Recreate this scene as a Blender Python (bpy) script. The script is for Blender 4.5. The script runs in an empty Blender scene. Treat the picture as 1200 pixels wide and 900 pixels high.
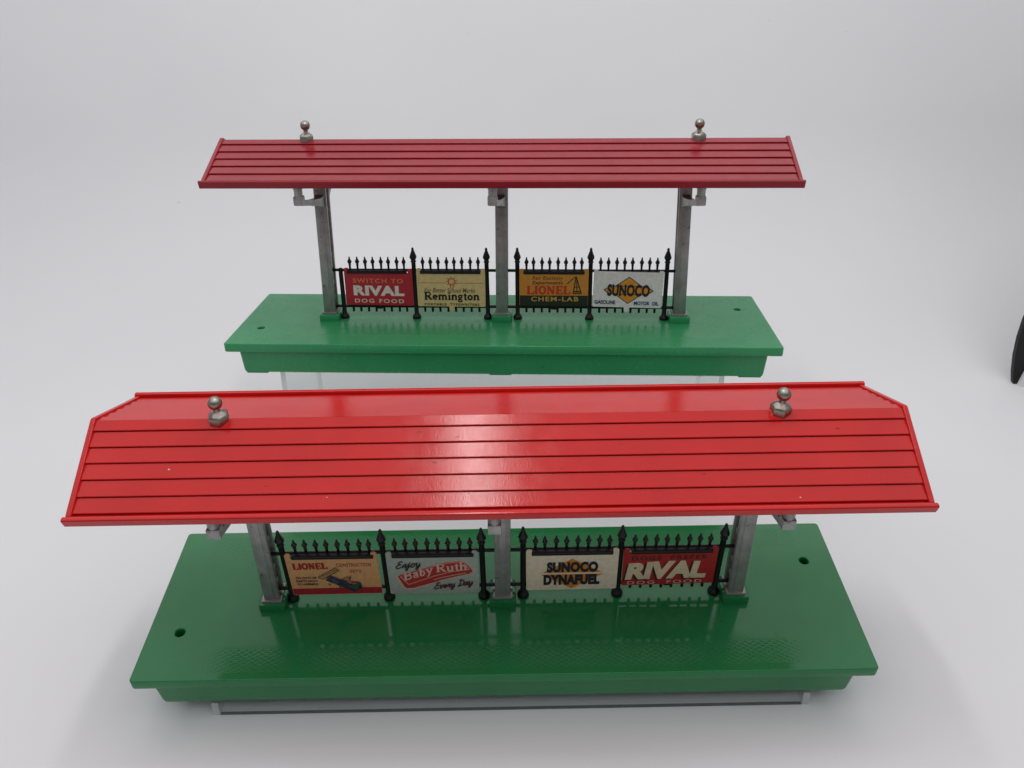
import bpy, bmesh, math, random
from mathutils import Matrix, Vector, Euler

random.seed(7)
scene = bpy.context.scene
COL = scene.collection
CM = 0.01                      # everything below is written in centimetres

# ------------------------------------------------------------------ camera
cam_d = bpy.data.cameras.new('camera')
cam_d.sensor_width = 36.0
cam_d.lens = 972.2364 / 1200 * 36
cam_d.clip_start = 0.01
cam_d.clip_end = 50
cam = bpy.data.objects.new('camera', cam_d)
COL.objects.link(cam)
cam.matrix_world = (Matrix.Translation(Vector((.4609, -29.3202, 27.9589)) * CM)
                    @ Matrix.Rotation(math.pi / 2 - .4502, 4, 'X') @ Matrix.Rotation(-.0125, 4, 'Z'))
scene.camera = cam

# ------------------------------------------------------------------ light: a photo tent, lit from its top, plus added fill lamps
world = bpy.data.worlds.new('World')
scene.world = world
world.use_nodes = True
bg = world.node_tree.nodes['Background']
bg.inputs[0].default_value = (.93, .95, 1.0, 1)
bg.inputs[1].default_value = .22

def area(name, loc, sx, sy, watts, col, tgt=None):
    l = bpy.data.lights.new(name, 'AREA')
    l.shape = 'RECTANGLE'; l.size = sx * CM; l.size_y = sy * CM
    l.energy = watts; l.color = col
    o = bpy.data.objects.new(name, l); COL.objects.link(o)
    o.location = Vector(loc) * CM
    if tgt:
        o.rotation_euler = (Vector(tgt) - Vector(loc)).to_track_quat('-Z', 'Y').to_euler()
    return o
area('tent_top_light', (0, 0, 70), 140, 125, 5.3, (1, .988, .99))
area('led_strip', (-3.0, -2.0, 64), 2.7, 21, .50, (1, .99, .98))
for sx in (-1, 1):          # fill lamps added for even light, standing in for lit tent walls
    area('side_fill_light', (sx * 66, 12, 42), 80, 80, .25, (1, .99, .985), (0, 14, 4))
area('rear_fill_light', (0, 58, 72), 100, 22, .35, (1, .99, .985), (0, 30, 10))  # unseen lamp added to brighten the backdrop and the rear

scene.view_settings.view_transform = 'Standard'
scene.view_settings.look = 'None'
scene.view_settings.exposure = 0
scene.view_settings.gamma = 1
scene.view_settings.use_curve_mapping = False
scene.cycles.max_bounces = 12
scene.cycles.transparent_max_bounces = 24

# ------------------------------------------------------------------ materials
class NT:
    def __init__(s, name):
        s.m = bpy.data.materials.new(name); s.m.use_nodes = True
        s.t = s.m.node_tree; s.b = s.t.nodes['Principled BSDF']; s.out = s.t.nodes['Material Output']
    def n(s, typ, **kw):
        nd = s.t.nodes.new(typ)
        for k, v in kw.items():
            if k.startswith('i_'):
                nd.inputs[k[2:].replace('_', ' ')].default_value = v
            else:
                setattr(nd, k, v)
        return nd
    def l(s, a, b): s.t.links.new(a, b)
    def math(s, op, a, b=None, clamp=False):
        nd = s.n('ShaderNodeMath', operation=op, use_clamp=clamp)
        for i, v in enumerate((a, b)):
            if v is None: continue
            if isinstance(v, (int, float)): nd.inputs[i].default_value = v
            else: s.l(v, nd.inputs[i])
        return nd.outputs[0]
    def obj(s): return s.n('ShaderNodeTexCoord').outputs['Object']
    def noise(s, vec, scale, detail=3, rough=.5):
        nd = s.n('ShaderNodeTexNoise'); nd.inputs['Scale'].default_value = scale
        nd.inputs['Detail'].default_value = detail; nd.inputs['Roughness'].default_value = rough
        s.l(vec, nd.inputs['Vector']); return nd.outputs['Fac']
    def ramp(s, fac, stops):
        nd = s.n('ShaderNodeValToRGB'); e = nd.color_ramp.elements
        while len(e) < len(stops): e.new(.5)
        for el, (p, c) in zip(e, stops):
            el.position = p; el.color = (*c, 1) if len(c) == 3 else c
        s.l(fac, nd.inputs[0]); return nd.outputs[0]
    def mix(s, fac, a, b, mode='MIX'):
        nd = s.n('ShaderNodeMix', data_type='RGBA', blend_type=mode)
        for i, v in ((0, fac), (6, a), (7, b)):
            if isinstance(v, (int, float)): nd.inputs[i].default_value = v
            elif isinstance(v, tuple): nd.inputs[i].default_value = (*v, 1)
            else: s.l(v, nd.inputs[i])
        return nd.outputs[2]
    def bump(s, h, strength, dist):
        nd = s.n('ShaderNodeBump'); nd.inputs['Strength'].default_value = strength
        nd.inputs['Distance'].default_value = dist
        s.l(h, nd.inputs['Height']); s.l(nd.outputs[0], s.b.inputs['Normal'])

def plastic_red(name, c0, c1, rough):
    k = NT(name); o = k.obj()
    n = k.noise(o, 45, 4)
    c = k.ramp(n, [(.3, c0), (.7, c1)])
    sp = k.ramp(k.noise(o, 900, 1), [(.80, (0, 0, 0)), (.815, (1, 1, 1))])
    c = k.mix(k.math('MULTIPLY', sp, .5), c, (.10, .01, .012))
    k.l(c, k.b.inputs['Base Color'])
    r = k.ramp(k.noise(o, 130, 5, .65), [(.3, (rough - .04,) * 3), (.75, (rough + .08,) * 3)])
    k.l(r, k.b.inputs['Roughness'])
    k.b.inputs['IOR'].default_value = 1.38
    k.bump(k.noise(o, 1500, 2), .055, .0006)
    return k.m
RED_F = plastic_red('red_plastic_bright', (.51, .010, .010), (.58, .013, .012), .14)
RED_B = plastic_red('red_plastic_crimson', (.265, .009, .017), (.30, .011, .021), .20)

def plastic_green(name, c0, c1, r0=.10):
    k = NT(name); o = k.obj()
    sep = k.n('ShaderNodeSeparateXYZ'); k.l(o, sep.inputs[0])
    x, y, z = sep.outputs
    ax, ay = k.math('ABSOLUTE', x), k.math('ABSOLUTE', y)
    m = k.math('MULTIPLY', k.math('GREATER_THAN', ay, .0262), k.math('LESS_THAN', ay, .0376))
    m = k.math('MULTIPLY', m, k.math('LESS_THAN', ax, .1385))
    m = k.math('MULTIPLY', m, k.math('GREATER_THAN', z, .0185))
    F = 2 * math.pi / .0021
    u = k.math('ADD', k.math('MULTIPLY', x, F * .62), k.math('MULTIPLY', y, F))
    v = k.math('SUBTRACT', k.math('MULTIPLY', x, F * .62), k.math('MULTIPLY', y, F))
    d = k.math('MAXIMUM', k.math('POWER', k.math('ABSOLUTE', k.math('SINE', k.math('MULTIPLY', u, .5))), 6),
               k.math('POWER', k.math('ABSOLUTE', k.math('SINE', k.math('MULTIPLY', v, .5))), 6))
    tread = k.math('MULTIPLY', d, m)
    fine = k.noise(o, 800, 2)
    h = k.math('ADD', k.math('MULTIPLY', tread, 1.0), k.math('MULTIPLY', fine, .10))
    k.bump(h, .15, .00014)
    n = k.noise(o, 30, 5, .6)
    c = k.ramp(n, [(.3, c0), (.72, c1)])
    grime = k.ramp(k.noise(o, 120, 6, .7), [(.60, (0, 0, 0)), (.76, (1, 1, 1))])
    c = k.mix(k.math('MULTIPLY', grime, .16), c, (.05, .07, .03))
    sp = k.ramp(k.noise(o, 420, 1), [(.79, (0, 0, 0)), (.80, (1, 1, 1))])
    c = k.mix(k.math('MULTIPLY', sp, .7), c, (.02, .03, .015))
    k.l(c, k.b.inputs['Base Color'])
    r = k.ramp(k.noise(o, 70, 6, .7), [(.35, (r0,) * 3), (.75, (r0 + .14,) * 3)])
    r2 = k.math('ADD', r, k.math('MULTIPLY', m, .06))
    k.l(r2, k.b.inputs['Roughness'])
    k.b.inputs['IOR'].default_value = 1.41
    return k.m
GREEN_F = plastic_green('green_plastic_front', (.014, .178, .054), (.019, .210, .066), .06)
GREEN_B = plastic_green('green_plastic_rear', (.030, .270, .100), (.038, .308, .116), .20)

def metal(name, c0, c1, rough, met=1.0, scuff=.5, sc=160):
    k = NT(name); o = k.obj()
    c = k.ramp(k.noise(o, sc, 6, .65), [(.3, c0), (.7, c1)])
    s = k.ramp(k.noise(o, 260, 5, .7), [(.62, (0, 0, 0)), (.70, (1, 1, 1))])
    c = k.mix(k.math('MULTIPLY', s, scuff), c, (.05, .045, .04))
    k.l(c, k.b.inputs['Base Color'])
    k.b.inputs['Metallic'].default_value = met
    r = k.ramp(k.noise(o, 200, 4), [(.3, (rough - .08,) * 3), (.7, (rough + .1,) * 3)])
    k.l(r, k.b.inputs['Roughness'])
    k.bump(k.noise(o, 500, 4), .15, .0004)
    return k.m
STEEL = metal('painted_silver', (.24, .24, .23), (.36, .36, .35), .42, .55, .8)
NICKEL = metal('tarnished_nickel', (.27, .25, .215), (.39, .36, .31), .30, 1.0, .5, 400)

def plain(name, c, rough, var=.12, spec=.5, sc=220):
    k = NT(name); o = k.obj()
    a = tuple(v * (1 - var) for v in c); b = tuple(min(1, v * (1 + var)) for v in c)
    k.l(k.ramp(k.noise(o, sc, 4, .6), [(.3, a), (.7, b)]), k.b.inputs['Base Color'])
    k.b.inputs['Roughness'].default_value = rough
    k.b.inputs['Specular IOR Level'].default_value = spec
    return k.m
BLACK = plain('black_plastic', (.005, .005, .005), .45, spec=.35)
HOLE_SHADE = plain('hole_shade', (.01, .012, .01), .8)  # near-black colour stands in for the shade inside the holes

def fabric(name):
    k = NT(name); o = k.obj()
    c = k.ramp(k.noise(o, 4, 4), [(.3, (.765, .763, .785)), (.7, (.80, .797, .815))])
    sp = k.ramp(k.noise(o, 95, 1), [(.82, (0, 0, 0)), (.835, (1, 1, 1))])
    c = k.mix(k.math('MULTIPLY', sp, .22), c, (.45, .44, .43))
    k.l(c, k.b.inputs['Base Color'])
    k.b.inputs['Roughness'].default_value = .7
    k.b.inputs['Specular IOR Level'].default_value = .25
    k.bump(k.noise(o, 9, 3), .12, .01)
    return k.m
WHITE = fabric('white_backdrop')

def acrylic(name, body):
    k = NT(name); t = k.t
    t.nodes.remove(k.b)
    tr = k.n('ShaderNodeBsdfTransparent'); tr.inputs[0].default_value = (.95, .96, .957, 1)
    gl = k.n('ShaderNodeBsdfGlossy'); gl.inputs[0].default_value = (1, 1, 1, 1); gl.inputs['Roughness'].default_value = .03
    lw = k.n('ShaderNodeLayerWeight'); lw.inputs[0].default_value = .5
    fac = k.math('ADD', k.math('MULTIPLY', k.math('POWER', lw.outputs['Facing'], 4), .55), .035)
    mx = k.n('ShaderNodeMixShader'); k.l(fac, mx.inputs[0]); k.l(tr.outputs[0], mx.inputs[1]); k.l(gl.outputs[0], mx.inputs[2])
    if body > 0:       # cut edge: pale body colour stands in for light carried inside the sheet
        df = k.n('ShaderNodeBsdfTranslucent'); df.inputs[0].default_value = (.86, .9, .88, 1)
        d2 = k.n('ShaderNodeBsdfDiffuse'); d2.inputs[0].default_value = (.86, .9, .88, 1)
        a = k.n('ShaderNodeMixShader'); k.l(df.outputs[0], a.inputs[1]); k.l(d2.outputs[0], a.inputs[2])
        m2 = k.n('ShaderNodeMixShader'); m2.inputs[0].default_value = body
        k.l(mx.outputs[0], m2.inputs[1]); k.l(a.outputs[0], m2.inputs[2]); mx = m2
    k.l(mx.outputs[0], k.out.inputs[0])
    return k.m
CLEAR = acrylic('clear_acrylic', 0)
EDGE = acrylic('acrylic_lit_edge', .70)
EDGE_SHADE = plain('acrylic_edge_shade', (.13, .15, .145), .5)  # dark contact line at the floor, painted into the bottom edge

_ink = {}
def ink(c, rough=.42):
    key = (c, rough)
    if key not in _ink:
        _ink[key] = plain('print_%02d' % len(_ink), c, rough, .10, .4, 500)
    return _ink[key]

# ------------------------------------------------------------------ mesh helpers (all in cm)
def link(name, me, parent=None):
    o = bpy.data.objects.new(name, me); COL.objects.link(o)
    if parent is not None: o.parent = parent
    return o

def to_mesh(bm, name, mat, smooth=False):
    bmesh.ops.recalc_face_normals(bm, faces=bm.faces)
    bmesh.ops.scale(bm, vec=(CM, CM, CM), verts=bm.verts)
    me = bpy.data.meshes.new(name); bm.to_mesh(me); bm.free()
    for m in (mat if isinstance(mat, (list, tuple)) else [mat]): me.materials.append(m)
    if smooth:
        me.polygons.foreach_set('use_smooth', [True] * len(me.polygons))
        try: me.set_sharp_from_angle(angle=math.radians(38))
        except Exception: pass
    return me

def add_box(bm, x0, x1, y0, y1, z0, z1, bev=0, seg=2):
    r = bmesh.ops.create_cube(bm, size=1)
    vs = r['verts']
    for v in vs:
        v.co = Vector(((x0 + x1) / 2 + v.co.x * (x1 - x0), (y0 + y1) / 2 + v.co.y * (y1 - y0), (z0 + z1) / 2 + v.co.z * (z1 - z0)))
    if bev:
        es = list({e for v in vs for e in v.link_edges})
        bmesh.ops.bevel(bm, geom=es, offset=bev, segments=seg, affect='EDGES', profile=.5)
    return vs

def box_mesh(name, mat, *a, bev=.03, seg=2):
    bm = bmesh.new(); add_box(bm, *a, bev=bev, seg=seg); return to_mesh(bm, name, mat, True)

def add_prism(bm, prof, x0, x1, f=None):
    """profile of (y, z) swept along x"""
    f = f or (lambda x, y, z: (x, y, z))
    a = [bm.verts.new(f(x0, y, z)) for y, z in prof]
    b = [bm.verts.new(f(x1, y, z)) for y, z in prof]
    n = len(prof)
    for i in range(n):
        bm.faces.new((a[i], a[(i + 1) % n], b[(i + 1) % n], b[i]))
    bm.faces.new(a); bm.faces.new(b[::-1])

def prism_mesh(name, mat, prof, x0, x1, bev=0, smooth=True):
    bm = bmesh.new(); add_prism(bm, prof, x0, x1)
    if bev: bmesh.ops.bevel(bm, geom=list(bm.edges), offset=bev, segments=2, affect='EDGES', profile=.5)
    return to_mesh(bm, name, mat, smooth)

def add_lathe(bm, prof, n=12, cx=0, cy=0, rot=0):
    rings = []
    for r, z in prof:
        if r < 1e-5: rings.append([bm.verts.new((cx, cy, z))])
        else: rings.append([bm.verts.new((cx + r * math.cos(rot + 2 * math.pi * i / n), cy + r * math.sin(rot + 2 * math.pi * i / n), z)) for i in range(n)])
    for a, b in zip(rings, rings[1:]):
        for i in range(n):
            j = (i + 1) % n
            if len(a) == 1 and len(b) == 1: continue
            if len(a) == 1: bm.faces.new((a[0], b[j], b[i]))
            elif len(b) == 1: bm.faces.new((a[i], a[j], b[0]))
            else: bm.faces.new((a[i], a[j], b[j], b[i]))
    for rg, fl in ((rings[0], True), (rings[-1], False)):
        if len(rg) > 1: bm.faces.new(rg[::-1] if fl else rg)

def lathe_mesh(name, mat, prof, n=12, rot=0):
    bm = bmesh.new(); add_lathe(bm, prof, n, rot=rot); return to_mesh(bm, name, mat, True)

def add_tube(bm, p, q, r, n=10, r2=None):
    p, q = Vector(p), Vector(q); d = (q - p).normalized()
    u = d.orthogonal().normalized(); w = d.cross(u); r2 = r2 or r
    a = [bm.verts.new(p + (u * math.cos(t) + w * math.sin(t)) * r) for t in [2 * math.pi * i / n for i in range(n)]]
    b = [bm.verts.new(q + (u * math.cos(t) + w * math.sin(t)) * r2) for t in [2 * math.pi * i / n for i in range(n)]]
    for i in range(n): bm.faces.new((a[i], a[(i + 1) % n], b[(i + 1) % n], b[i]))
    bm.faces.new(a[::-1]); bm.faces.new(b)

def curve_mesh(curve, name):
    o = bpy.data.objects.new('tmp', curve); COL.objects.link(o)
    dg = bpy.context.evaluated_depsgraph_get(); dg.update()
    me = bpy.data.meshes.new_from_object(o.evaluated_get(dg)); me.name = name
    bpy.data.objects.remove(o); bpy.data.curves.remove(curve)
    return me

def plate_mesh(name, mat, W, D, T, holes, bev=.055, crad=.10):
    """rounded rectangular plate with real round holes; top at z=T"""
    cu = bpy.data.curves.new(name, 'CURVE'); cu.dimensions = '2D'; cu.fill_mode = 'BOTH'
    def poly(pts):
        sp = cu.splines.new('POLY'); sp.points.add(len(pts) - 1)
        for p, (x, y) in zip(sp.points, pts): p.co = (x * CM, y * CM, 0, 1)
        sp.use_cyclic_u = True
    pts = []
    for sx, sy, a0 in ((1, 1, 0), (-1, 1, 90), (-1, -1, 180), (1, -1, 270)):
        for i in range(5):
            a = math.radians(a0 + i * 22.5)
            pts.append((sx * (W - crad - bev) + crad * math.cos(a), sy * (D - crad - bev) + crad * math.sin(a)))
    poly(pts)
    for x, y, r in holes:
        poly([(x + r * math.cos(2 * math.pi * i / 28), y + r * math.sin(2 * math.pi * i / 28)) for i in range(28)])
    cu.extrude = (T / 2 - bev) * CM; cu.bevel_depth = bev * CM; cu.bevel_resolution = 2
    me = curve_mesh(cu, name)
    me.transform(Matrix.Translation((0, 0, T / 2 * CM)))
    me.materials.clear(); me.materials.append(mat)
    return me

# ------------------------------------------------------------------ setting: white sweep
bm = bmesh.new()
prof = [(-110, 0), (5, 0), (20, 0)]
R0, y0 = 26, 20
for i in range(1, 17):
    a = math.radians(i * 70 / 16)
    prof.append((y0 + R0 * math.sin(a), R0 * (1 - math.cos(a))))
prof += [(prof[-1][0] + 6.5, prof[-1][1] + 18)]
cols = [-170, -90, -45, -20, 0, 20, 45, 90, 170]
grid = [[bm.verts.new((x, y, z)) for y, z in prof] for x in cols]
for a, b in zip(grid, grid[1:]):
    for i in range(len(prof) - 1): bm.faces.new((a[i], b[i], b[i + 1], a[i + 1]))
me = to_mesh(bm, 'backdrop', WHITE)
me.polygons.foreach_set('use_smooth', [True] * len(me.polygons))
backdrop = link('backdrop', me); backdrop['kind'] = 'structure'

# ------------------------------------------------------------------ the toy station platform
T = 1.93                    # top of the green plate above the feet
ZR, ZE = 10.30, 8.69        # ridge and eave strip above the plate
K = (ZR - 8.755) / 3.36
S = lambda y: ZR - K * abs(y)
EDGES = [0.004, .42, 1.02, 1.60, 2.19, 2.79, 3.36]
POSTX = (-1, 0, 1)

def mirror(prof, s):
    return [(s * y, z) for y, z in prof]

CHIP = (ink((.62, .52, .42)), ink((.16, .010, .012)))
def build_platform(name, red, green, broken, chips=None):
    root = bpy.data.objects.new(name, None); COL.objects.link(root)
    root.empty_display_size = .02
    up = lambda prof: [(y, z + T) for y, z in prof]
    # ---- base
    base = link('base', plate_mesh('base_plate', green, 15.32, 4.12, .5, [(-13.95, -1.72, .26), (13.95, 1.72, .26)]), root)
    me = base.data; me.transform(Matrix.Translation((0, 0, (T - .5) * CM)))
    # skirt: four tapered walls, open below
    bm = bmesh.new()
    def ring(wx, wy, z, r=.16):
        out = []
        for sx, sy, a0 in ((1, 1, 0), (-1, 1, 90), (-1, -1, 180), (1, -1, 270)):
            for i in range(5):
                a = math.radians(a0 + i * 22.5)
                out.append(bm.verts.new((sx * (wx - r) + r * math.cos(a), sy * (wy - r) + r * math.sin(a), z)))
        return out
    rings = [ring(14.60, 3.90, T - .47), ring(14.49, 3.85, .22), ring(14.46, 3.83, .11), ring(14.40, 3.78, .08), ring(14.0, 3.52, .08), ring(14.0, 3.52, T - .47)]
    for a, b in zip(rings, rings[1:]):
        n = len(a)
        for i in range(n): bm.faces.new((a[i], a[(i + 1) % n], b[(i + 1) % n], b[i]))
    link('skirt', to_mesh(bm, 'skirt', green, True), base)
    link('hole_shade_plate', box_mesh('hole_shade_plate', HOLE_SHADE, -14.6 + .3, -13.5, -2.2, -1.2, T - .62, T - .52, bev=0), base)  # dark plate added under the through hole, painted as its shade
    link('hole_shade_plate', box_mesh('hole_shade_plate', HOLE_SHADE, 13.5, 14.3, 1.2, 2.2, T - .62, T - .52, bev=0), base)
    for x in (-13.75, 0, 13.75):
        for sy in (-1, 1):
            w = .62
            link('foot', box_mesh('foot', green, x - w, x + w, min(sy * 3.80, sy * 3.45), max(sy * 3.80, sy * 3.45), 0, .30, bev=.05), base)
    # ---- posts
    for q in POSTX:
        xb = q * 10.20 + (-.07 if q == 0 else 0)
        xt = q * 10.00 + (.02 if q == 0 else 0)
        lean = lambda x, y, z, xb=xb, xt=xt: (xb + (xt - xb) * (z - T) / 8 + x, y, z)
        link('post_pad', box_mesh('post_pad', green, xb - .58, xb + .58, -.68, .60, T - .06, T + .40, bev=.07), root)
        post = link('post', None, root) if False else None
        bm = bmesh.new()
        def lb(x0, x1, y0, y1, z0, z1, bev=.035):
            tmp = bmesh.new(); add_box(tmp, x0, x1, y0, y1, z0, z1, bev)
            for v in tmp.verts: v.co = Vector(lean(*v.co))
            m = bpy.data.meshes.new('t'); tmp.to_mesh(m); tmp.free(); bm.from_mesh(m); bpy.data.meshes.remove(m)
        lb(-.34, .34, -.46, -.26, T + .40, T + 9.55)
        lb(-.34, .34, .20, .40, T + .40, T + 9.55)
        lb(-.17, .17, -.27, .21, T + .40, T + 9.55, 0)
        lb(-.13, .13, -.485, -.44, T + .7, T + 6.6, .012)
        post = link('post', to_mesh(bm, 'post', STEEL, True), root)
        bm = bmesh.new()
        add_box(bm, xb - .44, xb + .44, -.56, .50, T + .385, T + .52, .035)
        link('post_foot', to_mesh(bm, 'post_foot', STEEL, True), post)
        for zz in (1.35, 2.2, 3.9, 5.4, 6.5):       # little rivets on the flange sides
            bm = bmesh.new()
            for sx in (-1, 1):
                add_tube(bm, lean(sx * .15, -.03, T + zz), lean(sx * .27, -.03, T + zz), .14, 10)
            link('rivet', to_mesh(bm, 'rivet', STEEL, True), post)
        # ---- bracket arms, front and back
        ex = q * 10.32 + (-.26 if q == 0 else 0)
        for sy in (-1, 1):
            bm = bmesh.new()
            ya, yb = sy * .30, sy * 3.42
            def sect(y, xc, w, z0, z1):
                return [bm.verts.new((xc + a * w, y, T + z)) for a, z in ((-1, z0), (1, z0), (1, z1), (-1, z1))]
            s = [sect(ya, xt, .26, 6.55, 7.45), sect(sy * .75, xt + (ex - xt) * .15, .21, 6.82, 7.30), sect(sy * 1.6, xt + (ex - xt) * .45, .19, 7.08, 7.40), sect(yb, ex, .19, 7.50, 7.78)]
            for a, b in zip(s, s[1:]):
                for i in range(4): bm.faces.new((a[i], a[(i + 1) % 4], b[(i + 1) % 4], b[i]))
            bm.faces.new(s[0]); bm.faces.new(s[-1])
            arm = link('bracket_arm', to_mesh(bm, 'bracket_arm', STEEL, False), root)
            bm = bmesh.new()
            yc = sy * 3.28
            add_box(bm, ex - .25, ex + .25, yc - .24, yc + .24, T + 7.52, T + 7.98, .05)
            add_lathe(bm, [(.22, T + 7.93), (.22, T + 8.30), (.25, T + 8.34), (.25, T + 8.62)], 12, ex, yc)
            link('bracket_end', to_mesh(bm, 'bracket_end', STEEL, True), arm)
    # ---- roof
    bm = bmesh.new()
    y1 = 3.34
    deck = [(-y1, S(y1) - .16), (0, S(0) - .16), (y1, S(y1) - .16), (y1, S(y1) - .36), (0, S(0) - .40), (-y1, S(y1) - .36)]
    add_prism(bm, up(deck), -15.02, 15.02)
    roof = link('roof', to_mesh(bm, 'roof_deck', red), root)
    for s in (-1, 1):
        for i in range(6):
            a, b = EDGES[i], EDGES[i + 1]
            pr = [(a, S(a) - .03), (b - .05, S(b) + .060), (b - .015, S(b) + .048), (b, S(b) + .024), (b - .01, S(b) + .006), (b - .075, S(b) - .10), (a, S(a) - .17)]
            if i == 0: pr[0] = (a, S(a) - .005)
            link('plank', prism_mesh('plank', red, mirror(up(pr), s), -15.08, 15.08), roof)
        lip = [(3.30, ZE), (3.52, ZE), (3.545, ZE + .12), (3.57, ZE + .155), (3.68, ZE + .165), (3.73, ZE + .145), (3.755, ZE + .10),
               (3.665, 8.47), (3.63, 8.445), (3.57, 8.445), (3.55, 8.47), (3.54, 8.56), (3.30, 8.54)]
        link('eave_moulding', prism_mesh('eave_moulding', red, mirror(up(lip), s), -15.32, 15.32), roof)
        yy = 3.295
        rim = [(-3.53, ZE + .12), (-yy, S(yy) + .095), (-.05, S(0) + .09), (.05, S(0) + .09), (yy, S(yy) + .095), (3.53, ZE + .12), (3.53, ZE - .08), (yy, S(yy) - .28), (0, S(0) - .44), (-yy, S(yy) - .28), (-3.53, ZE - .08)]
        x0, x1 = (15.084, 15.27) if s > 0 else (-15.27, -15.084)
        link('gable_rim', prism_mesh('gable_rim', red, up(rim), x0, x1, bev=.04), roof)
    for (cx_, yy_, c, r) in (chips or ()):
        i = max(j for j in range(6) if EDGES[j] <= abs(yy_)); a, b = EDGES[i], EDGES[i + 1]
        za, zb_ = S(a) - .03, S(b) + .060
        z = za + (zb_ - za) * (abs(yy_) - a) / (b - .05 - a) + .003
        bm = bmesh.new()
        n = 7; sl_ = (zb_ - za) / (b - .05 - a) * (-1 if yy_ < 0 else 1)
        vs = []
        for q in range(n):
            t = 2 * math.pi * q / n; rr = r * random.uniform(.6, 1.2)
            dx, dy = rr * math.cos(t) * (2.2 if c == 1 else 1), rr * math.sin(t) * .6
            vs.append(bm.verts.new((cx_ + dx, yy_ + dy, z + T + dy * sl_)))
        bm.faces.new(vs)
        link('paint_chip', to_mesh(bm, 'paint_chip', CHIP[c]), roof)
    # ---- finials on the ridge
    for s in (-1, 1):
        x = s * 10.51
        zb = T + ZR - .17
        nut = lathe_mesh('nut', NICKEL, [(.37, zb - .05), (.40, zb), (.40, zb + .34), (.33, zb + .42), (.17, zb + .50), (.13, zb + .56)], 6, rot=.2 + s * .4)
        o = link('finial_nut', nut, root); o.location.x = x * CM
        zc = T + 11.02
        pr = [(.14, zb + .40), (.13, zb + .56), (.12, zc - .24)]
        for i in range(1, 12):
            a = -math.pi / 2 + math.pi * i / 12
            if .265 * math.cos(a) > .12 or a > 0: pr.append((.265 * math.cos(a), zc + .265 * math.sin(a)))
        pr.append((0, zc + .265))
        k = link('finial_knob', lathe_mesh('finial_knob', NICKEL, pr, 20), o)
    # ---- fence: two sections, each with three stanchions, two rails, sixteen pickets
    pk = lathe_mesh('picket', BLACK, [(.06, T + .40), (.07, T + .44), (.062, T + 3.20), (.085, T + 3.24), (.062, T + 3.29), (.13, T + 3.43), (.115, T + 3.48), (.045, T + 3.62), (.05, T + 3.66), (.03, T + 3.73), (0, T + 3.74)], 8)
    st = lathe_mesh('stanchion', BLACK, [(.25, T - .01), (.265, T + .06), (.25, T + .15), (.18, T + .24), (.13, T + .32), (.125, T + 3.40), (.17, T + 3.46), (.12, T + 3.54), (.21, T + 3.72), (.20, T + 3.78), (.07, T + 4.14), (.08, T + 4.19), (.05, T + 4.28), (0, T + 4.30)], 12)
    stb = lathe_mesh('stanchion_broken', BLACK, [(.25, T - .01), (.265, T + .06), (.25, T + .15), (.18, T + .24), (.13, T + .32), (.125, T + 3.02), (.09, T + 3.05), (.03, T + 3.03)], 12)
    sx = (-9.42, -5.12, -.90, .84, 5.04, 9.36)
    rnd = random.Random(name)
    for sec in (0, 1):
        xs = sx[sec * 3:sec * 3 + 3]
        fence = bpy.data.objects.new('fence_section', None); COL.objects.link(fence); fence.parent = root; fence.empty_display_size = .01
        for i, x in enumerate(xs):
            br = broken and sec == 0 and i == 0
            o = link('stanchion', stb if br else st, fence); o.location.x = x * CM
            o.rotation_euler = (0, rnd.uniform(-.006, .006), rnd.uniform(0, 1))
        xe0, xe1 = (-10.1, -.10) if sec == 0 else (.10, 10.1)
        for z, r in ((2.94, .085), (.73, .085)):
            bm = bmesh.new(); add_tube(bm, (xe0, 0, T + z), (xe1, 0, T + z), r, 10)
            link('rail', to_mesh(bm, 'rail', BLACK, True), fence)
        for a, b in ((xs[0], xs[1]), (xs[1], xs[2])):
            c = (a + b) / 2
            link('sign_holder', box_mesh('sign_holder', BLACK, c - 1.74, c + 1.74, -.27, .03, T + 2.80, T + 2.98, bev=.03), fence)
            link('sign_clip', box_mesh('sign_clip', BLACK, c - .16, c + .16, -.12, .05, T + .60, T + .86, bev=.03), fence)
            for i in range(8):
                o = link('picket', pk, fence)
                o.location = ((c - 1.6 + i * 3.2 / 7) * CM, 0, 0)
                o.rotation_euler = (0, rnd.uniform(-.006, .006), rnd.uniform(0, 1))
    return root

GZ = 3.3
def place(root, rot, org):
    """org = position of the plate-top centre; the empty sits at the feet"""
    R = rot.to_matrix()
    root.rotation_euler = rot
    root.location = (Vector(org) - R @ Vector((0, 0, T))) * CM

front = build_platform('station_platform', RED_F, GREEN_F, False, [(-12.0, -1.85, 0, .055), (-6.2, -2.9, 0, .03), (10.6, -3.2, 0, .035), (-3.0, -.62, 1, .06), (-1.6, -.85, 1, .045), (-2.4, -1.75, 1, .05), (4.4, -1.2, 1, .03), (7.3, -2.3, 1, .05), (12.5, -.75, 1, .05), (-8.4, -2.5, 1, .03), (2.2, -2.05, 1, .03)])
place(front, Euler((.1799, 0, .0072)), (0, 0, GZ))
front['label'] = 'nearer toy station platform with bright red plank roof and dark glossy green base'
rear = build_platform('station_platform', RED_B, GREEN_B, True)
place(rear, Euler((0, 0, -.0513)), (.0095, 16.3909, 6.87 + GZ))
rear['label'] = 'farther toy station platform raised behind the other, crimson roof, mid green base'
for r in (front, rear):
    r['category'] = 'toy platform'; r['group'] = 'toy station platforms'

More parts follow.
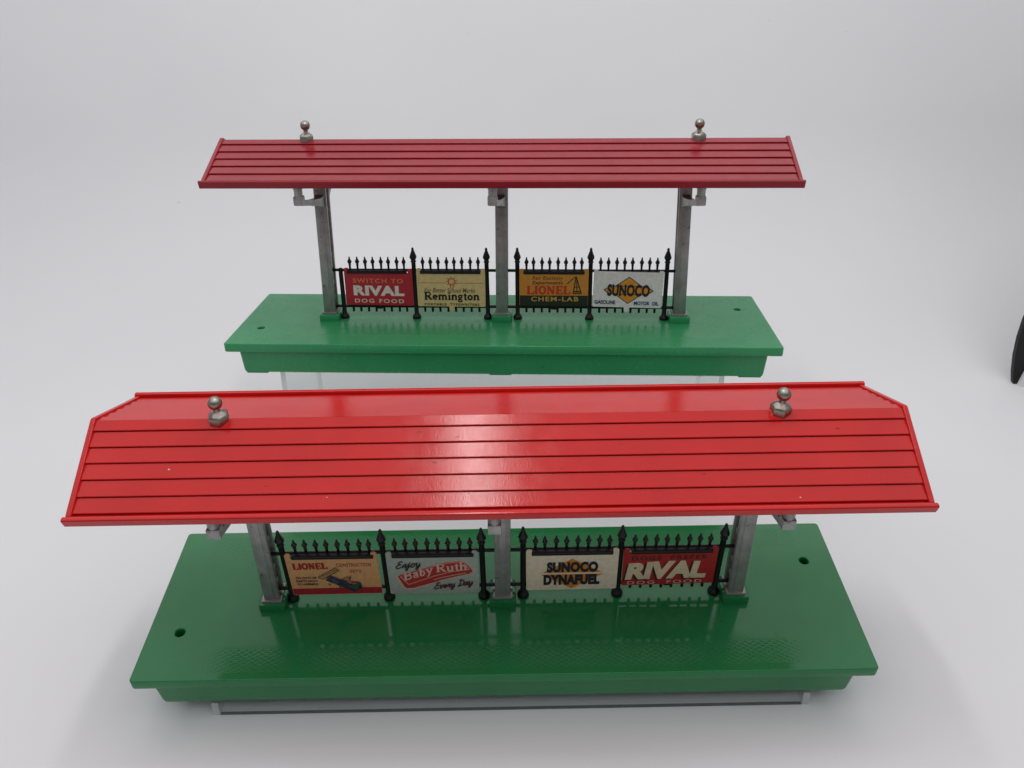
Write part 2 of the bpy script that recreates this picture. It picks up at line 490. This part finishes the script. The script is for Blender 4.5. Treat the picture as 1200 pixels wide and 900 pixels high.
# ------------------------------------------------------------------ acrylic risers
def panel(name, parent, bmf, edge_axis):
    bm = bmesh.new(); bmf(bm)
    bm.normal_update()
    for f in bm.faces:
        n = f.normal
        f.material_index = 1 if edge_axis == 0 and abs(n[1]) > .8 else (2 if edge_axis == 1 and n[2] < -.8 else 0)
    o = link(name, to_mesh(bm, name, [CLEAR, EDGE, EDGE_SHADE], False), parent)
    return o

def riser(label, loc, rz, hx, y0, y1, z0, z1):
    """five sided clear box, open below; top may slope from z0 (front) to z1 (back)"""
    root = bpy.data.objects.new('acrylic_riser', None); COL.objects.link(root); root.empty_display_size = .02
    root.location = Vector(loc) * CM; root.rotation_euler.z = rz
    root['label'] = label; root['category'] = 'display riser'; root['group'] = 'clear acrylic risers'
    t = .28
    zt = lambda y: z0 + (z1 - z0) * (y - y0) / (y1 - y0)
    def slab(xa, xb, ya, yb, za, zb, sl=None):
        def f(bm):
            vs = add_box(bm, xa, xb, ya, yb, 0, 1)
            for v in vs:
                top = v.co.z > .5
                if sl: v.co.z = zt(v.co.y) - (0 if top else t)
                else: v.co.z = zt(v.co.y) if top else .01
        return f
    panel('front_panel', root, slab(-hx + t + .005, hx - t - .005, y0, y0 + .17, 0, 1), 1)
    panel('back_panel', root, slab(-hx + t + .005, hx - t - .005, y1 - t, y1, 0, 1), 1)
    panel('side_panel', root, slab(-hx, -hx + t, y0, y1, 0, 1), 0)
    panel('side_panel', root, slab(hx - t, hx, y0, y1, 0, 1), 0)
    panel('top_panel', root, slab(-hx + t + .005, hx - t - .005, y0 + t + .005, y1 - t - .005, 0, 1, True), 2)
    return root
sl = math.tan(.1799)
ztop = lambda y: .775 + sl * (y + 3.1) - .02
riser('low clear acrylic riser with sloping top under the nearer platform', (.25, 0, 0), .0072, 12.7, -3.46, 3.6, ztop(-3.46), ztop(3.6))
riser('tall clear acrylic box riser under the farther platform', (-.06, 16.39, 0), -.0513, 12.55, -3.35, 3.35, 8.23, 8.23)

# ------------------------------------------------------------------ lettering
def add_poly(bm, pts, y):
    vs = [bm.verts.new((x, y, z)) for x, z in pts]
    f = bm.faces.new(vs); f.normal_update()
    if len(vs) > 4: bmesh.ops.triangulate(bm, faces=[f])

def add_stroke(bm, pts, w, y, closed=False):
    P = [Vector(p) for p in pts]; n = len(P); L, Rr = [], []
    for i in range(n):
        a = P[i - 1] if (i > 0 or closed) else None
        b = P[(i + 1) % n] if (i < n - 1 or closed) else None
        d = Vector((0, 0))
        if a is not None and (P[i] - a).length > 1e-9: d += (P[i] - a).normalized()
        if b is not None and (b - P[i]).length > 1e-9: d += (b - P[i]).normalized()
        if d.length < 1e-6: d = Vector((1, 0))
        d.normalize(); nn = Vector((-d.y, d.x))
        ref = (P[i] - a) if a is not None else (b - P[i])
        c = max(.55, abs(d.dot(ref.normalized())) if ref.length > 1e-9 else 1)
        L.append(bm.verts.new((P[i].x + nn.x * w / 2 / c, y, P[i].y + nn.y * w / 2 / c)))
        Rr.append(bm.verts.new((P[i].x - nn.x * w / 2 / c, y, P[i].y - nn.y * w / 2 / c)))
    for i in range(n if closed else n - 1):
        j = (i + 1) % n
        bm.faces.new((L[i], L[j], Rr[j], Rr[i]))

def arc(cx, cz, rx, rz, a0, a1, n=10):
    return [(cx + rx * math.cos(math.radians(a0 + (a1 - a0) * i / n)), cz + rz * math.sin(math.radians(a0 + (a1 - a0) * i / n))) for i in range(n + 1)]

W1 = 1.0; TH = .5      # stem weight, thin weight
def _sf(x, z, h=.17): return ([(x - h, z), (x + h, z)], TH)
SERIF = {
 'L': (.80, [([(.2, 0), (.2, 1)], W1), _sf(.2, .96), ([(.03, .04), (.74, .04)], TH), ([(.70, .02), (.70, .34)], TH)]),
 'I': (.42, [([(.2, 0), (.2, 1)], W1), _sf(.2, .96), _sf(.2, .04)]),
 'O': (.86, [(arc(.42, .5, .31, .44, 0, 360, 20), .85)]),
 'N': (.94, [([(.18, 0), (.18, 1)], TH * 1.2), ([(.18, .98), (.72, .02)], W1), ([(.72, 0), (.72, 1)], TH * 1.2), _sf(.14, .96, .14), _sf(.18, .04, .15), _sf(.72, .96, .15)]),
 'E': (.80, [([(.2, 0), (.2, 1)], W1), ([(.03, .96), (.70, .96)], TH), ([(.03, .04), (.72, .04)], TH), ([(.25, .5), (.55, .5)], TH), ([(.68, .98), (.68, .72)], TH), ([(.70, .02), (.70, .3)], TH), ([(.54, .38), (.54, .62)], TH)]),
 'R': (.90, [([(.2, 0), (.2, 1)], W1), ([(.04, .96)] + arc(.42, .73, .25, .23, 90, -90, 10) + [(.25, .5)], TH * 1.25), ([(.40, .5), (.76, .02)], W1), _sf(.2, .04), _sf(.78, .04, .1)]),
 'B': (.84, [([(.2, 0), (.2, 1)], W1), ([(.04, .96)] + arc(.42, .74, .22, .22, 90, -90, 8) + [(.25, .52)], TH * 1.4), ([(.42, .52)] + arc(.45, .28, .25, .24, 90, -90, 8) + [(.04, .04)], TH * 1.4)]),
 'e': (.58, [([(.10, .36), (.47, .36)] + arc(.28, .34, .20, .27, 5, 320, 14), .72)]),
 'm': (1.06, [([(.16, 0), (.16, .64)], .9), ([(.18, .48)] + arc(.36, .46, .15, .15, 140, 0, 6) + [(.51, 0)], .8), ([(.53, .48)] + arc(.70, .46, .15, .15, 140, 0, 6) + [(.85, 0)], .8), _sf(.16, .03, .13), _sf(.51, .03, .12), _sf(.86, .03, .12), ([(.04, .62), (.2, .62)], TH)]),
 'i': (.34, [([(.16, 0), (.16, .64)], .9), ([(.16, .80), (.16, .96)], 1.0), _sf(.16, .03, .14), ([(.03, .62), (.2, .62)], TH)]),
 'n': (.70, [([(.16, 0), (.16, .64)], .9), ([(.18, .48)] + arc(.36, .46, .16, .15, 140, 0, 6) + [(.52, 0)], .85), _sf(.16, .03, .13), _sf(.53, .03, .13), ([(.04, .62), (.2, .62)], TH)]),
 'g': (.60, [(arc(.27, .44, .16, .18, 0, 360, 14), .75), (arc(.27, -.10, .20, .14, 0, 360, 14), .6), ([(.18, .24), (.14, .12), (.36, .05)], .6), ([(.40, .56), (.54, .62)], .6)]),
 't': (.42, [([(.20, .86), (.20, .14)] + arc(.30, .14, .10, .11, 180, 320, 5), .85), ([(.03, .62), (.38, .62)], TH)]),
 'o': (.62, [(arc(.30, .33, .20, .28, 0, 360, 16), .8)]),
 'a': (.58, [([(.14, .50)] + arc(.27, .46, .14, .16, 140, 0, 7) + [(.41, 0)], .8), (arc(.26, .20, .15, .16, 70, 290, 8), .7), _sf(.46, .03, .08)]),
 'b': (.64, [([(.16, 0), (.16, 1)], .9), (arc(.31, .31, .18, .27, 150, -150, 12), .7), ([(.03, .97), (.18, .97)], TH)]),
 'y': (.62, [([(.12, .62), (.32, .06)], .9), ([(.52, .62), (.30, .0), (.18, -.22), (.06, -.24)], .55), _sf(.12, .62, .12), _sf(.52, .62, .11)]),
 'u': (.70, [([(.16, .62), (.16, .20)] + arc(.32, .20, .16, .18, 180, 330, 6), .85), ([(.52, .64), (.52, 0)], .9), ([(.04, .62), (.18, .62)], TH), ([(.40, .62), (.54, .62)], TH), ([(.52, .03), (.64, .03)], TH)]),
 'h': (.70, [([(.16, 0), (.16, 1)], .9), ([(.18, .48)] + arc(.36, .46, .16, .15, 140, 0, 6) + [(.52, 0)], .85), _sf(.16, .03, .13), _sf(.53, .03, .13), ([(.03, .97), (.18, .97)], TH)]),
 ' ': (.3, []),
}
SCRIPT = {
 'E': (.66, [([(.62, .86), (.50, .98), (.30, .92), (.26, .74), (.40, .58), (.52, .56), (.34, .54), (.14, .36), (.12, .14), (.28, .0), (.48, .06), (.62, .22)], 1)]),
 'n': (.52, [([(.02, .18), (.12, .52), (.10, .02)], 1), ([(.11, .14), (.30, .52), (.38, .46), (.34, .08), (.42, .02), (.52, .16)], 1)]),
 'j': (.34, [([(.02, .16), (.16, .54), (.14, -.26), (.04, -.38), (-.06, -.30), (.06, -.12), (.34, .18)], 1), ([(.17, .70), (.19, .78)], 1.2)]),
 'o': (.48, [([(.24, .52), (.10, .44), (.04, .22), (.12, .02), (.28, .02), (.38, .24), (.34, .44), (.24, .52), (.34, .42), (.50, .46)], 1)]),
 'y': (.52, [([(.02, .46), (.10, .52), (.10, .14), (.20, .02), (.34, .16), (.40, .52)], 1), ([(.40, .52), (.36, -.18), (.24, -.40), (.12, -.30), (.24, -.10), (.52, .16)], 1)]),
 'v': (.46, [([(.0, .40), (.10, .52), (.16, .04), (.22, .04), (.36, .50), (.48, .44)], 1)]),
 'e': (.40, [([(.02, .16), (.20, .26), (.30, .42), (.20, .54), (.08, .42), (.06, .16), (.16, .02), (.40, .16)], 1)]),
 'r': (.42, [([(.0, .14), (.12, .48), (.16, .58), (.20, .46), (.32, .46), (.26, .12), (.32, .02), (.44, .16)], 1)]),
 'D': (.74, [([(.30, .94), (.24, .04), (.12, .02), (.20, .10), (.42, .02), (.62, .20), (.66, .58), (.50, .90), (.26, .98), (.10, .84)], 1)]),
 'a': (.50, [([(.36, .46), (.22, .54), (.08, .40), (.04, .14), (.14, .02), (.28, .16), (.38, .50), (.36, .10), (.42, .02), (.52, .16)], 1)]),
 ' ': (.25, []),
}
def smooth_pts(p, k=4):
    if len(p) < 4: return p
    out = []
    for i in range(len(p) - 1):
        p0, p1, p2, p3 = (Vector(p[max(0, i - 1)]), Vector(p[i]), Vector(p[i + 1]), Vector(p[min(len(p) - 1, i + 2)]))
        for j in range(k):
            t = j / k
            out.append(tuple(.5 * ((2 * p1) + (p2 - p0) * t + (2 * p0 - 5 * p1 + 4 * p2 - p3) * t * t + (3 * p1 - p0 - 3 * p2 + p3) * t ** 3)))
    out.append(tuple(p[-1])); return out

def stroke_text(txt, font, weight, shear=0, sm=False):
    """list of (pts, width) in text units, plus extent"""
    x = 0; out = []
    for ch in txt:
        adv, ss = font[ch]
        for pts, w in ss:
            pp = smooth_pts(pts) if sm else pts
            out.append(([(x + a + shear * b, b) for a, b in pp], w * weight))
        x += adv
    return out, x

DEPTH = {}
class Sign:
    """a thin lithographed tin sign; u to the right, v upward, both 0..1 over the printed face"""
    def __init__(s, unit, cx, z0, label, colour, w=3.96, vtop=2.80, tilt=0, tab=False, y=-.17, notch=2.84):
        h = vtop - z0; s.w, s.h = w, h; hn = notch - z0; tabs = 3.10 - vtop
        s.root = bpy.data.objects.new('advertising_sign', None); COL.objects.link(s.root); s.root.empty_display_size = .01
        s.root['label'] = label; s.root['category'] = 'sign'; s.root['group'] = 'advertising signs on the fences'
        R = unit.rotation_euler.to_matrix()
        p = unit.location / CM + R @ Vector((cx, y, z0 + T))
        s.root.location = p * CM
        s.root.rotation_euler = (R @ Euler((0, tilt, 0)).to_matrix()).to_euler()
        # outline with two upright tabs at the top corners (they pass beside the holder bar)
        r = .07
        tw = .25
        top = h + tabs
        o = [(-w / 2 + r, 0), (-w / 2 + .02, .02), (-w / 2, r), (-w / 2, top - r), (-w / 2 + r, top), (-w / 2 + tw - .03, top), (-w / 2 + tw, top - .03), (-w / 2 + tw, hn),
             (w / 2 - tw, hn), (w / 2 - tw, top - .03), (w / 2 - tw + .03, top), (w / 2 - r, top), (w / 2, top - r), (w / 2, r), (w / 2 - .02, .02), (w / 2 - r, 0)]
        if tab: o += [(.16, 0), (.14, -.24), (.10, -.27), (-.10, -.27), (-.14, -.24), (-.16, 0)]
        bm = bmesh.new()
        a = [bm.verts.new((x, -.03, z)) for x, z in o]; b = [bm.verts.new((x, .03, z)) for x, z in o]
        bm.faces.new(a); bm.faces.new(b[::-1])
        for i in range(len(o)): bm.faces.new((a[i], b[i], b[(i + 1) % len(o)], a[(i + 1) % len(o)]))
        bm.normal_update()
        bmesh.ops.triangulate(bm, faces=[f for f in bm.faces if len(f.verts) > 4])
        s.panel = link('panel', to_mesh(bm, 'panel', ink(colour)), s.root)
        s.k = 0
    def lay(s):
        s.k += 1
        return -.030 - .004 * s.k
    def P(s, u, v): return ((u - .5) * s.w, v * s.h)
    def fin(s, bm, name, c):
        me = to_mesh(bm, name, ink(c)); return link(name, me, s.root)
    def poly(s, name, pts, c):
        bm = bmesh.new(); add_poly(bm, [s.P(*p) for p in pts], s.lay()); return s.fin(bm, name, c)
    def rect(s, name, u0, v0, u1, v1, c): return s.poly(name, [(u0, v0), (u1, v0), (u1, v1), (u0, v1)], c)
    def strokes(s, name, lst, c, sm=False):
        bm = bmesh.new(); y = s.lay()
        for i, (pts, w) in enumerate(lst):
            add_stroke(bm, [s.P(*p) for p in (smooth_pts(pts) if sm else pts)], w, y - .00015 * (i % 18))
        return s.fin(bm, name, c)
    def glyphs(s, txt, font, u0, v0, u1, v1, c, weight, shear=0, slope=0, sm=False, base=(0, 1), name='lettering'):
        ss, wid = stroke_text(txt, font, 1, shear, sm)
        xs = [p[0] for pts, _ in ss for p in pts]; xa, xb = min(xs), max(xs)
        bm = bmesh.new(); y = s.lay()
        sc = (v1 - v0) * s.h
        for i, (pts, w) in enumerate(ss):
            q = []
            for a, b in pts:
                t = (a - xa) / (xb - xa)
                q.append(s.P(u0 + t * (u1 - u0), v0 + (b - base[0]) / (base[1] - base[0]) * (v1 - v0) + slope * t))
            add_stroke(bm, q, w * weight * sc, y - .00015 * (i % 18))
        return s.fin(bm, name, c)
    def text(s, txt, u0, v0, u1, v1, c, bold=0, shear=0, space=1.0, name='lettering', warp=None):
        cu = bpy.data.curves.new('t', 'FONT'); cu.body = txt; cu.size = 1; cu.offset = bold; cu.shear = shear
        cu.space_character = space; cu.fill_mode = 'FRONT' if hasattr(cu, 'fill_mode') else cu.fill_mode
        cu.resolution_u = 5
        me = curve_mesh(cu, name)
        xs = [v.co.x for v in me.vertices]; ys = [v.co.y for v in me.vertices]
        xa, xb, ya, yb = min(xs), max(xs), min(ys), max(ys); y = s.lay()
        for v in me.vertices:
            a = (v.co.x - xa) / (xb - xa); b = (v.co.y - ya) / (yb - ya)
            u, w = u0 + a * (u1 - u0), v0 + b * (v1 - v0)
            if warp: u, w = warp(u, w, a, b)
            p = s.P(u, w); v.co = (p[0] * CM, y * CM, p[1] * CM)
        me.materials.clear(); me.materials.append(ink(c))
        return link(name, me, s.root)

CREAM = (.62, .55, .40); INKBLK = (.012, .012, .014); NAVY = (.012, .035, .12)

# ---- signs on the rear fence, left to right
s = Sign(rear, -7.22, .86, 'red dog food sign with white lettering, leftmost sign on the farther fence', (.43, .015, .028), tilt=.012)
s.text('SWITCH TO', .12, .70, .86, .84, (.66, .17, .06), .03, space=1.25)
s.text('RIVAL', .12, .30, .87, .62, (.72, .68, .62), .055, space=1.1)
s.text('DOG FOOD', .13, .075, .86, .20, (.66, .58, .50), .02, space=1.3)

s = Sign(rear, -3.00, .80, 'pale yellow typewriter sign with black serif lettering on the farther fence', (.66, .52, .23), tab=True, tilt=.006)
s.strokes('emblem_line', [([(.02, .72), (.44, .72)], .045), ([(.58, .72), (.98, .72)], .045)], (.52, .20, .07))
em = [([(.51 + .05 * math.cos(t), .76 + .10 * math.sin(t)) for t in [i * math.pi / 8 for i in range(17)]], .05)]
for i in range(9):
    t = i * 2 * math.pi / 9
    em.append(([(.51 + .035 * math.cos(t), .76 + .07 * math.sin(t)), (.51 + .080 * math.cos(t + .3), .76 + .155 * math.sin(t + .3))], .055))
em.append(([(.49, .62), (.50, .54)], .05)); em.append(([(.53, .62), (.525, .54)], .05))
s.strokes('emblem', em, (.50, .10, .05))
s.text('For Better School Marks', .10, .43, .85, .57, (.10, .07, .03), .004, shear=.3)
s.glyphs('Remington', SERIF, .10, .21, .91, .44, INKBLK, .27)
s.text('PORTABLE  TYPEWRITERS', .10, .03, .91, .105, (.04, .03, .02), .02, space=1.2)

s = Sign(rear, 2.94, .86, 'orange and black chemistry set sign with red lettering on the farther fence', (.60, .25, .03))
s.rect('band', .004, .0, .996, .335, (.014, .020, .014))
s.text('For Exciting', .19, .79, .63, .93, (.06, .03, .01), .012, shear=.15, space=1.1)
s.text('Experiments', .19, .65, .63, .79, (.06, .03, .01), .012, shear=.15, space=1.05)
s.glyphs('LIONEL', SERIF, .11, .38, .74, .63, (.52, .040, .015), .30)
s.strokes('flask_drawing', [([(.69, .70), (.81, .92)], .05), ([(.82, .93), (.78, .40), (.90, .40), (.82, .93)], .06), ([(.83, .86), (.835, .46)], .05), ([(.795, .60), (.865, .60)], .04), ([(.785, .46), (.89, .46)], .09)], (.04, .025, .012))
s.text('CHEM-LAB', .17, .155, .86, .30, (.56, .34, .05), .022, space=1.2)

s = Sign(rear, 7.14, .88, 'white gasoline and motor oil sign with orange diamond on the farther fence', (.74, .72, .70), tilt=.022, tab=True, vtop=2.94, notch=3.0, y=-.37)
s.poly('diamond_outline', [(.225, .50), (.51, .10), (.795, .50), (.51, .90)], NAVY)
s.poly('diamond', [(.245, .50), (.51, .13), (.775, .50), (.51, .87)], (.66, .27, .015))
s.poly('arrow_outline', [(.145, .50), (.245, .37), (.775, .37), (.875, .50), (.775, .63), (.245, .63)], NAVY)
s.poly('arrow', [(.168, .50), (.256, .395), (.764, .395), (.852, .50), (.764, .605), (.256, .605)], (.66, .27, .015))
s.text('SUNOCO', .205, .325, .815, .675, INKBLK, .055, space=1.06)
s.text('GASOLINE', .03, .09, .33, .20, NAVY, .03)
s.text('MOTOR  OIL', .60, .08, .955, .19, (.015, .06, .20), .03)

# ---- signs on the front fence, left to right
s = Sign(front, -7.32, .50, 'tan construction set sign with red lower band, leftmost on the nearer fence', (.60, .32, .14), vtop=2.74, w=3.92, tilt=-.008)
s.rect('band', .004, .012, .996, .19, (.34, .016, .025))
s.glyphs('LIONEL', SERIF, .065, .74, .44, .91, (.30, .020, .018), .30)
s.text('CONSTRUCTION', .54, .79, .92, .885, (.30, .035, .025), .012, space=1.1)
s.text('SETS', .68, .62, .80, .70, (.30, .035, .025), .01, space=1.3)
for i, t in enumerate(('ON DAYS OF', 'PARTS EACH', 'TO ASSEMBLE')):
    s.text(t, .07, .47 - i * .09, .30, .53 - i * .09, (.05, .025, .03), .02)
s.poly('truck_picture', [(.40, .44), (.44, .40), (.62, .18), (.70, .10), (.78, .22), (.77, .34), (.70, .36), (.66, .30), (.60, .40), (.54, .44), (.47, .54)], (.035, .045, .075))
s.poly('truck_picture', [(.64, .20), (.70, .13), (.75, .22), (.74, .30), (.70, .33)], (.03, .10, .05))
s.poly('truck_picture', [(.44, .44), (.52, .33), (.56, .35), (.49, .48)], (.06, .07, .16))
s.poly('truck_picture', [(.66, .34), (.70, .30), (.74, .33), (.70, .37)], (.34, .10, .09))
s.strokes('truck_drawing', [([(.40, .44), (.47, .54), (.60, .40), (.70, .37), (.77, .34), (.78, .22), (.70, .10), (.62, .18), (.40, .44)], .04), ([(.52, .34), (.56, .27)], .10), ([(.44, .43), (.47, .37)], .09), ([(.66, .21), (.69, .14)], .11), ([(.75, .25), (.76, .19)], .09), ([(.50, .44), (.62, .26)], .03), ([(.64, .33), (.72, .22)], .03), ([(.32, .52), (.37, .47), (.56, .70), (.53, .78), (.32, .52)], .035), ([(.36, .53), (.54, .73)], .03), ([(.40, .50), (.47, .56)], .04), ([(.56, .42), (.62, .50), (.68, .52), (.66, .40)], .035), ([(.60, .40), (.68, .50)], .03), ([(.42, .33), (.44, .29)], .06), ([(.53, .25), (.55, .21)], .06), ([(.68, .13), (.70, .07)], .07), ([(.77, .20), (.77, .14)], .06)], (.03, .03, .035))

s = Sign(front, -3.05, .46, 'mint grey candy bar sign with slanted red panel on the nearer fence', (.36, .41, .36), vtop=2.74, w=3.92)
par = [(.09, .36), (.13, .50), (.40, .66), (.62, .86), (.86, .95), (.93, .76), (.945, .62), (.88, .50), (.50, .24), (.24, .08), (.18, .07), (.13, .22)]
cxm, czm = sum(p[0] for p in par) / 12, sum(p[1] for p in par) / 12
par = [(.085, .50), (.12, .545), (.55, .835), (.66, .90), (.80, .93), (.865, .90), (.945, .66), (.95, .60), (.90, .53), (.60, .36), (.25, .13), (.18, .12), (.15, .17)]
cxm = sum(p[0] for p in par) / len(par); czm = sum(p[1] for p in par) / len(par)
s.poly('badge_outline', par, (.60, .40, .33))
s.poly('badge', [(cxm + (a - cxm) * .962, czm + (b - czm) * .915) for a, b in par], (.40, .030, .028))
s.poly('letter_field', [(.125, .50), (.54, .795), (.68, .865), (.80, .895), (.85, .87), (.905, .66), (.66, .585), (.50, .48), (.235, .27), (.21, .265)], (.52, .30, .24))
s.poly('letter_field', [(.145, .50), (.54, .775), (.68, .845), (.80, .872), (.84, .85), (.888, .675), (.66, .605), (.50, .505), (.235, .295), (.215, .29)], (.40, .030, .028))
s.glyphs('Baby', SERIF, .17, .38, .50, .60, (.62, .43, .36), .20, slope=.21)
s.glyphs('Ruth', SERIF, .535, .61, .875, .83, (.62, .43, .36), .20, slope=.05)
s.strokes('badge_stripe', [([(.50, .40), (.58, .46), (.86, .58)], .05), ([(.56, .38), (.88, .545)], .04)], (.58, .34, .22))
s.glyphs('Enjoy', SCRIPT, .10, .72, .37, .90, (.035, .03, .035), .13, shear=.25, slope=.06, sm=True)
s.glyphs('Every Day', SCRIPT, .50, .13, .93, .30, (.10, .025, .025), .14, shear=.25, slope=.12, sm=True)

s = Sign(front, 2.96, .56, 'cream motor fuel sign with orange diamond and two black words on the nearer fence', (.70, .62, .46), vtop=2.74, w=3.96, tilt=-.006)
s.poly('diamond', [(.145, .47), (.50, .91), (.855, .47), (.50, .03)], (.58, .20, .015))
s.rect('stripe', .12, .462, .88, .505, (.70, .62, .46))
s.text('SUNOCO', .225, .515, .785, .82, (.012, .016, .03), .072, space=1.08)
s.text('DYNAFUEL', .19, .145, .81, .452, (.012, .016, .03), .072, space=1.08)

s = Sign(front, 7.18, .80, 'dark red dog food sign with cream shadowed lettering, rightmost on the nearer fence', (.34, .013, .016), vtop=2.78, w=4.02, tilt=-.02)
s.text('DOGS  PREFER', .09, .80, .90, .925, (.035, .012, .012), .03, space=1.25)
wp = lambda u, w, a, b: (u + .035 * (b - .5), w + .05 * math.sin(math.pi * a) * b)
s.text('RIVAL', .025, .155, .89, .685, (.012, .010, .010), .06, warp=wp)
s.text('RIVAL', .045, .185, .915, .715, (.60, .50, .33), .06, warp=wp)
s.text('DOG  FOOD', .06, .035, .87, .14, (.55, .42, .34), .008, space=1.3)

# ------------------------------------------------------------------ dark rounded thing cut off by the right edge
root = bpy.data.objects.new('round_case', None); COL.objects.link(root); root.empty_display_size = .02
root['label'] = 'black rounded case with white lower panel, cut off by the right edge'
root['category'] = 'case'
cx, cy, cz, RR = 51.2, 26.0, 4.4, 14.0
def disc(name, mat, r, y0, y1, zc, x0, zmin, n=64):
    pts = [(x0 + r * math.cos(2 * math.pi * i / n), zc + r * math.sin(2 * math.pi * i / n)) for i in range(n)]
    pts = [(x, max(z, zmin)) for x, z in pts]
    out = []
    for p in pts:
        if not out or (Vector(p) - Vector(out[-1])).length > 1e-4: out.append(p)
    bm = bmesh.new()
    a = [bm.verts.new((x, y0, z)) for x, z in out]; b = [bm.verts.new((x, y1, z)) for x, z in out]
    bm.faces.new(a); bm.faces.new(b[::-1])
    for i in range(len(out)): bm.faces.new((a[i], b[i], b[(i + 1) % len(out)], a[(i + 1) % len(out)]))
    bm.normal_update()
    bmesh.ops.triangulate(bm, faces=[f for f in bm.faces if len(f.verts) > 4])
    return link(name, to_mesh(bm, name, mat, True), root)
disc('shell', BLACK, RR, cy, cy + .35, cz, cx, .02)
disc('front_panel', WHITE, RR, cy - .35, cy - .02, cz - 6.2, cx + .55, .02)
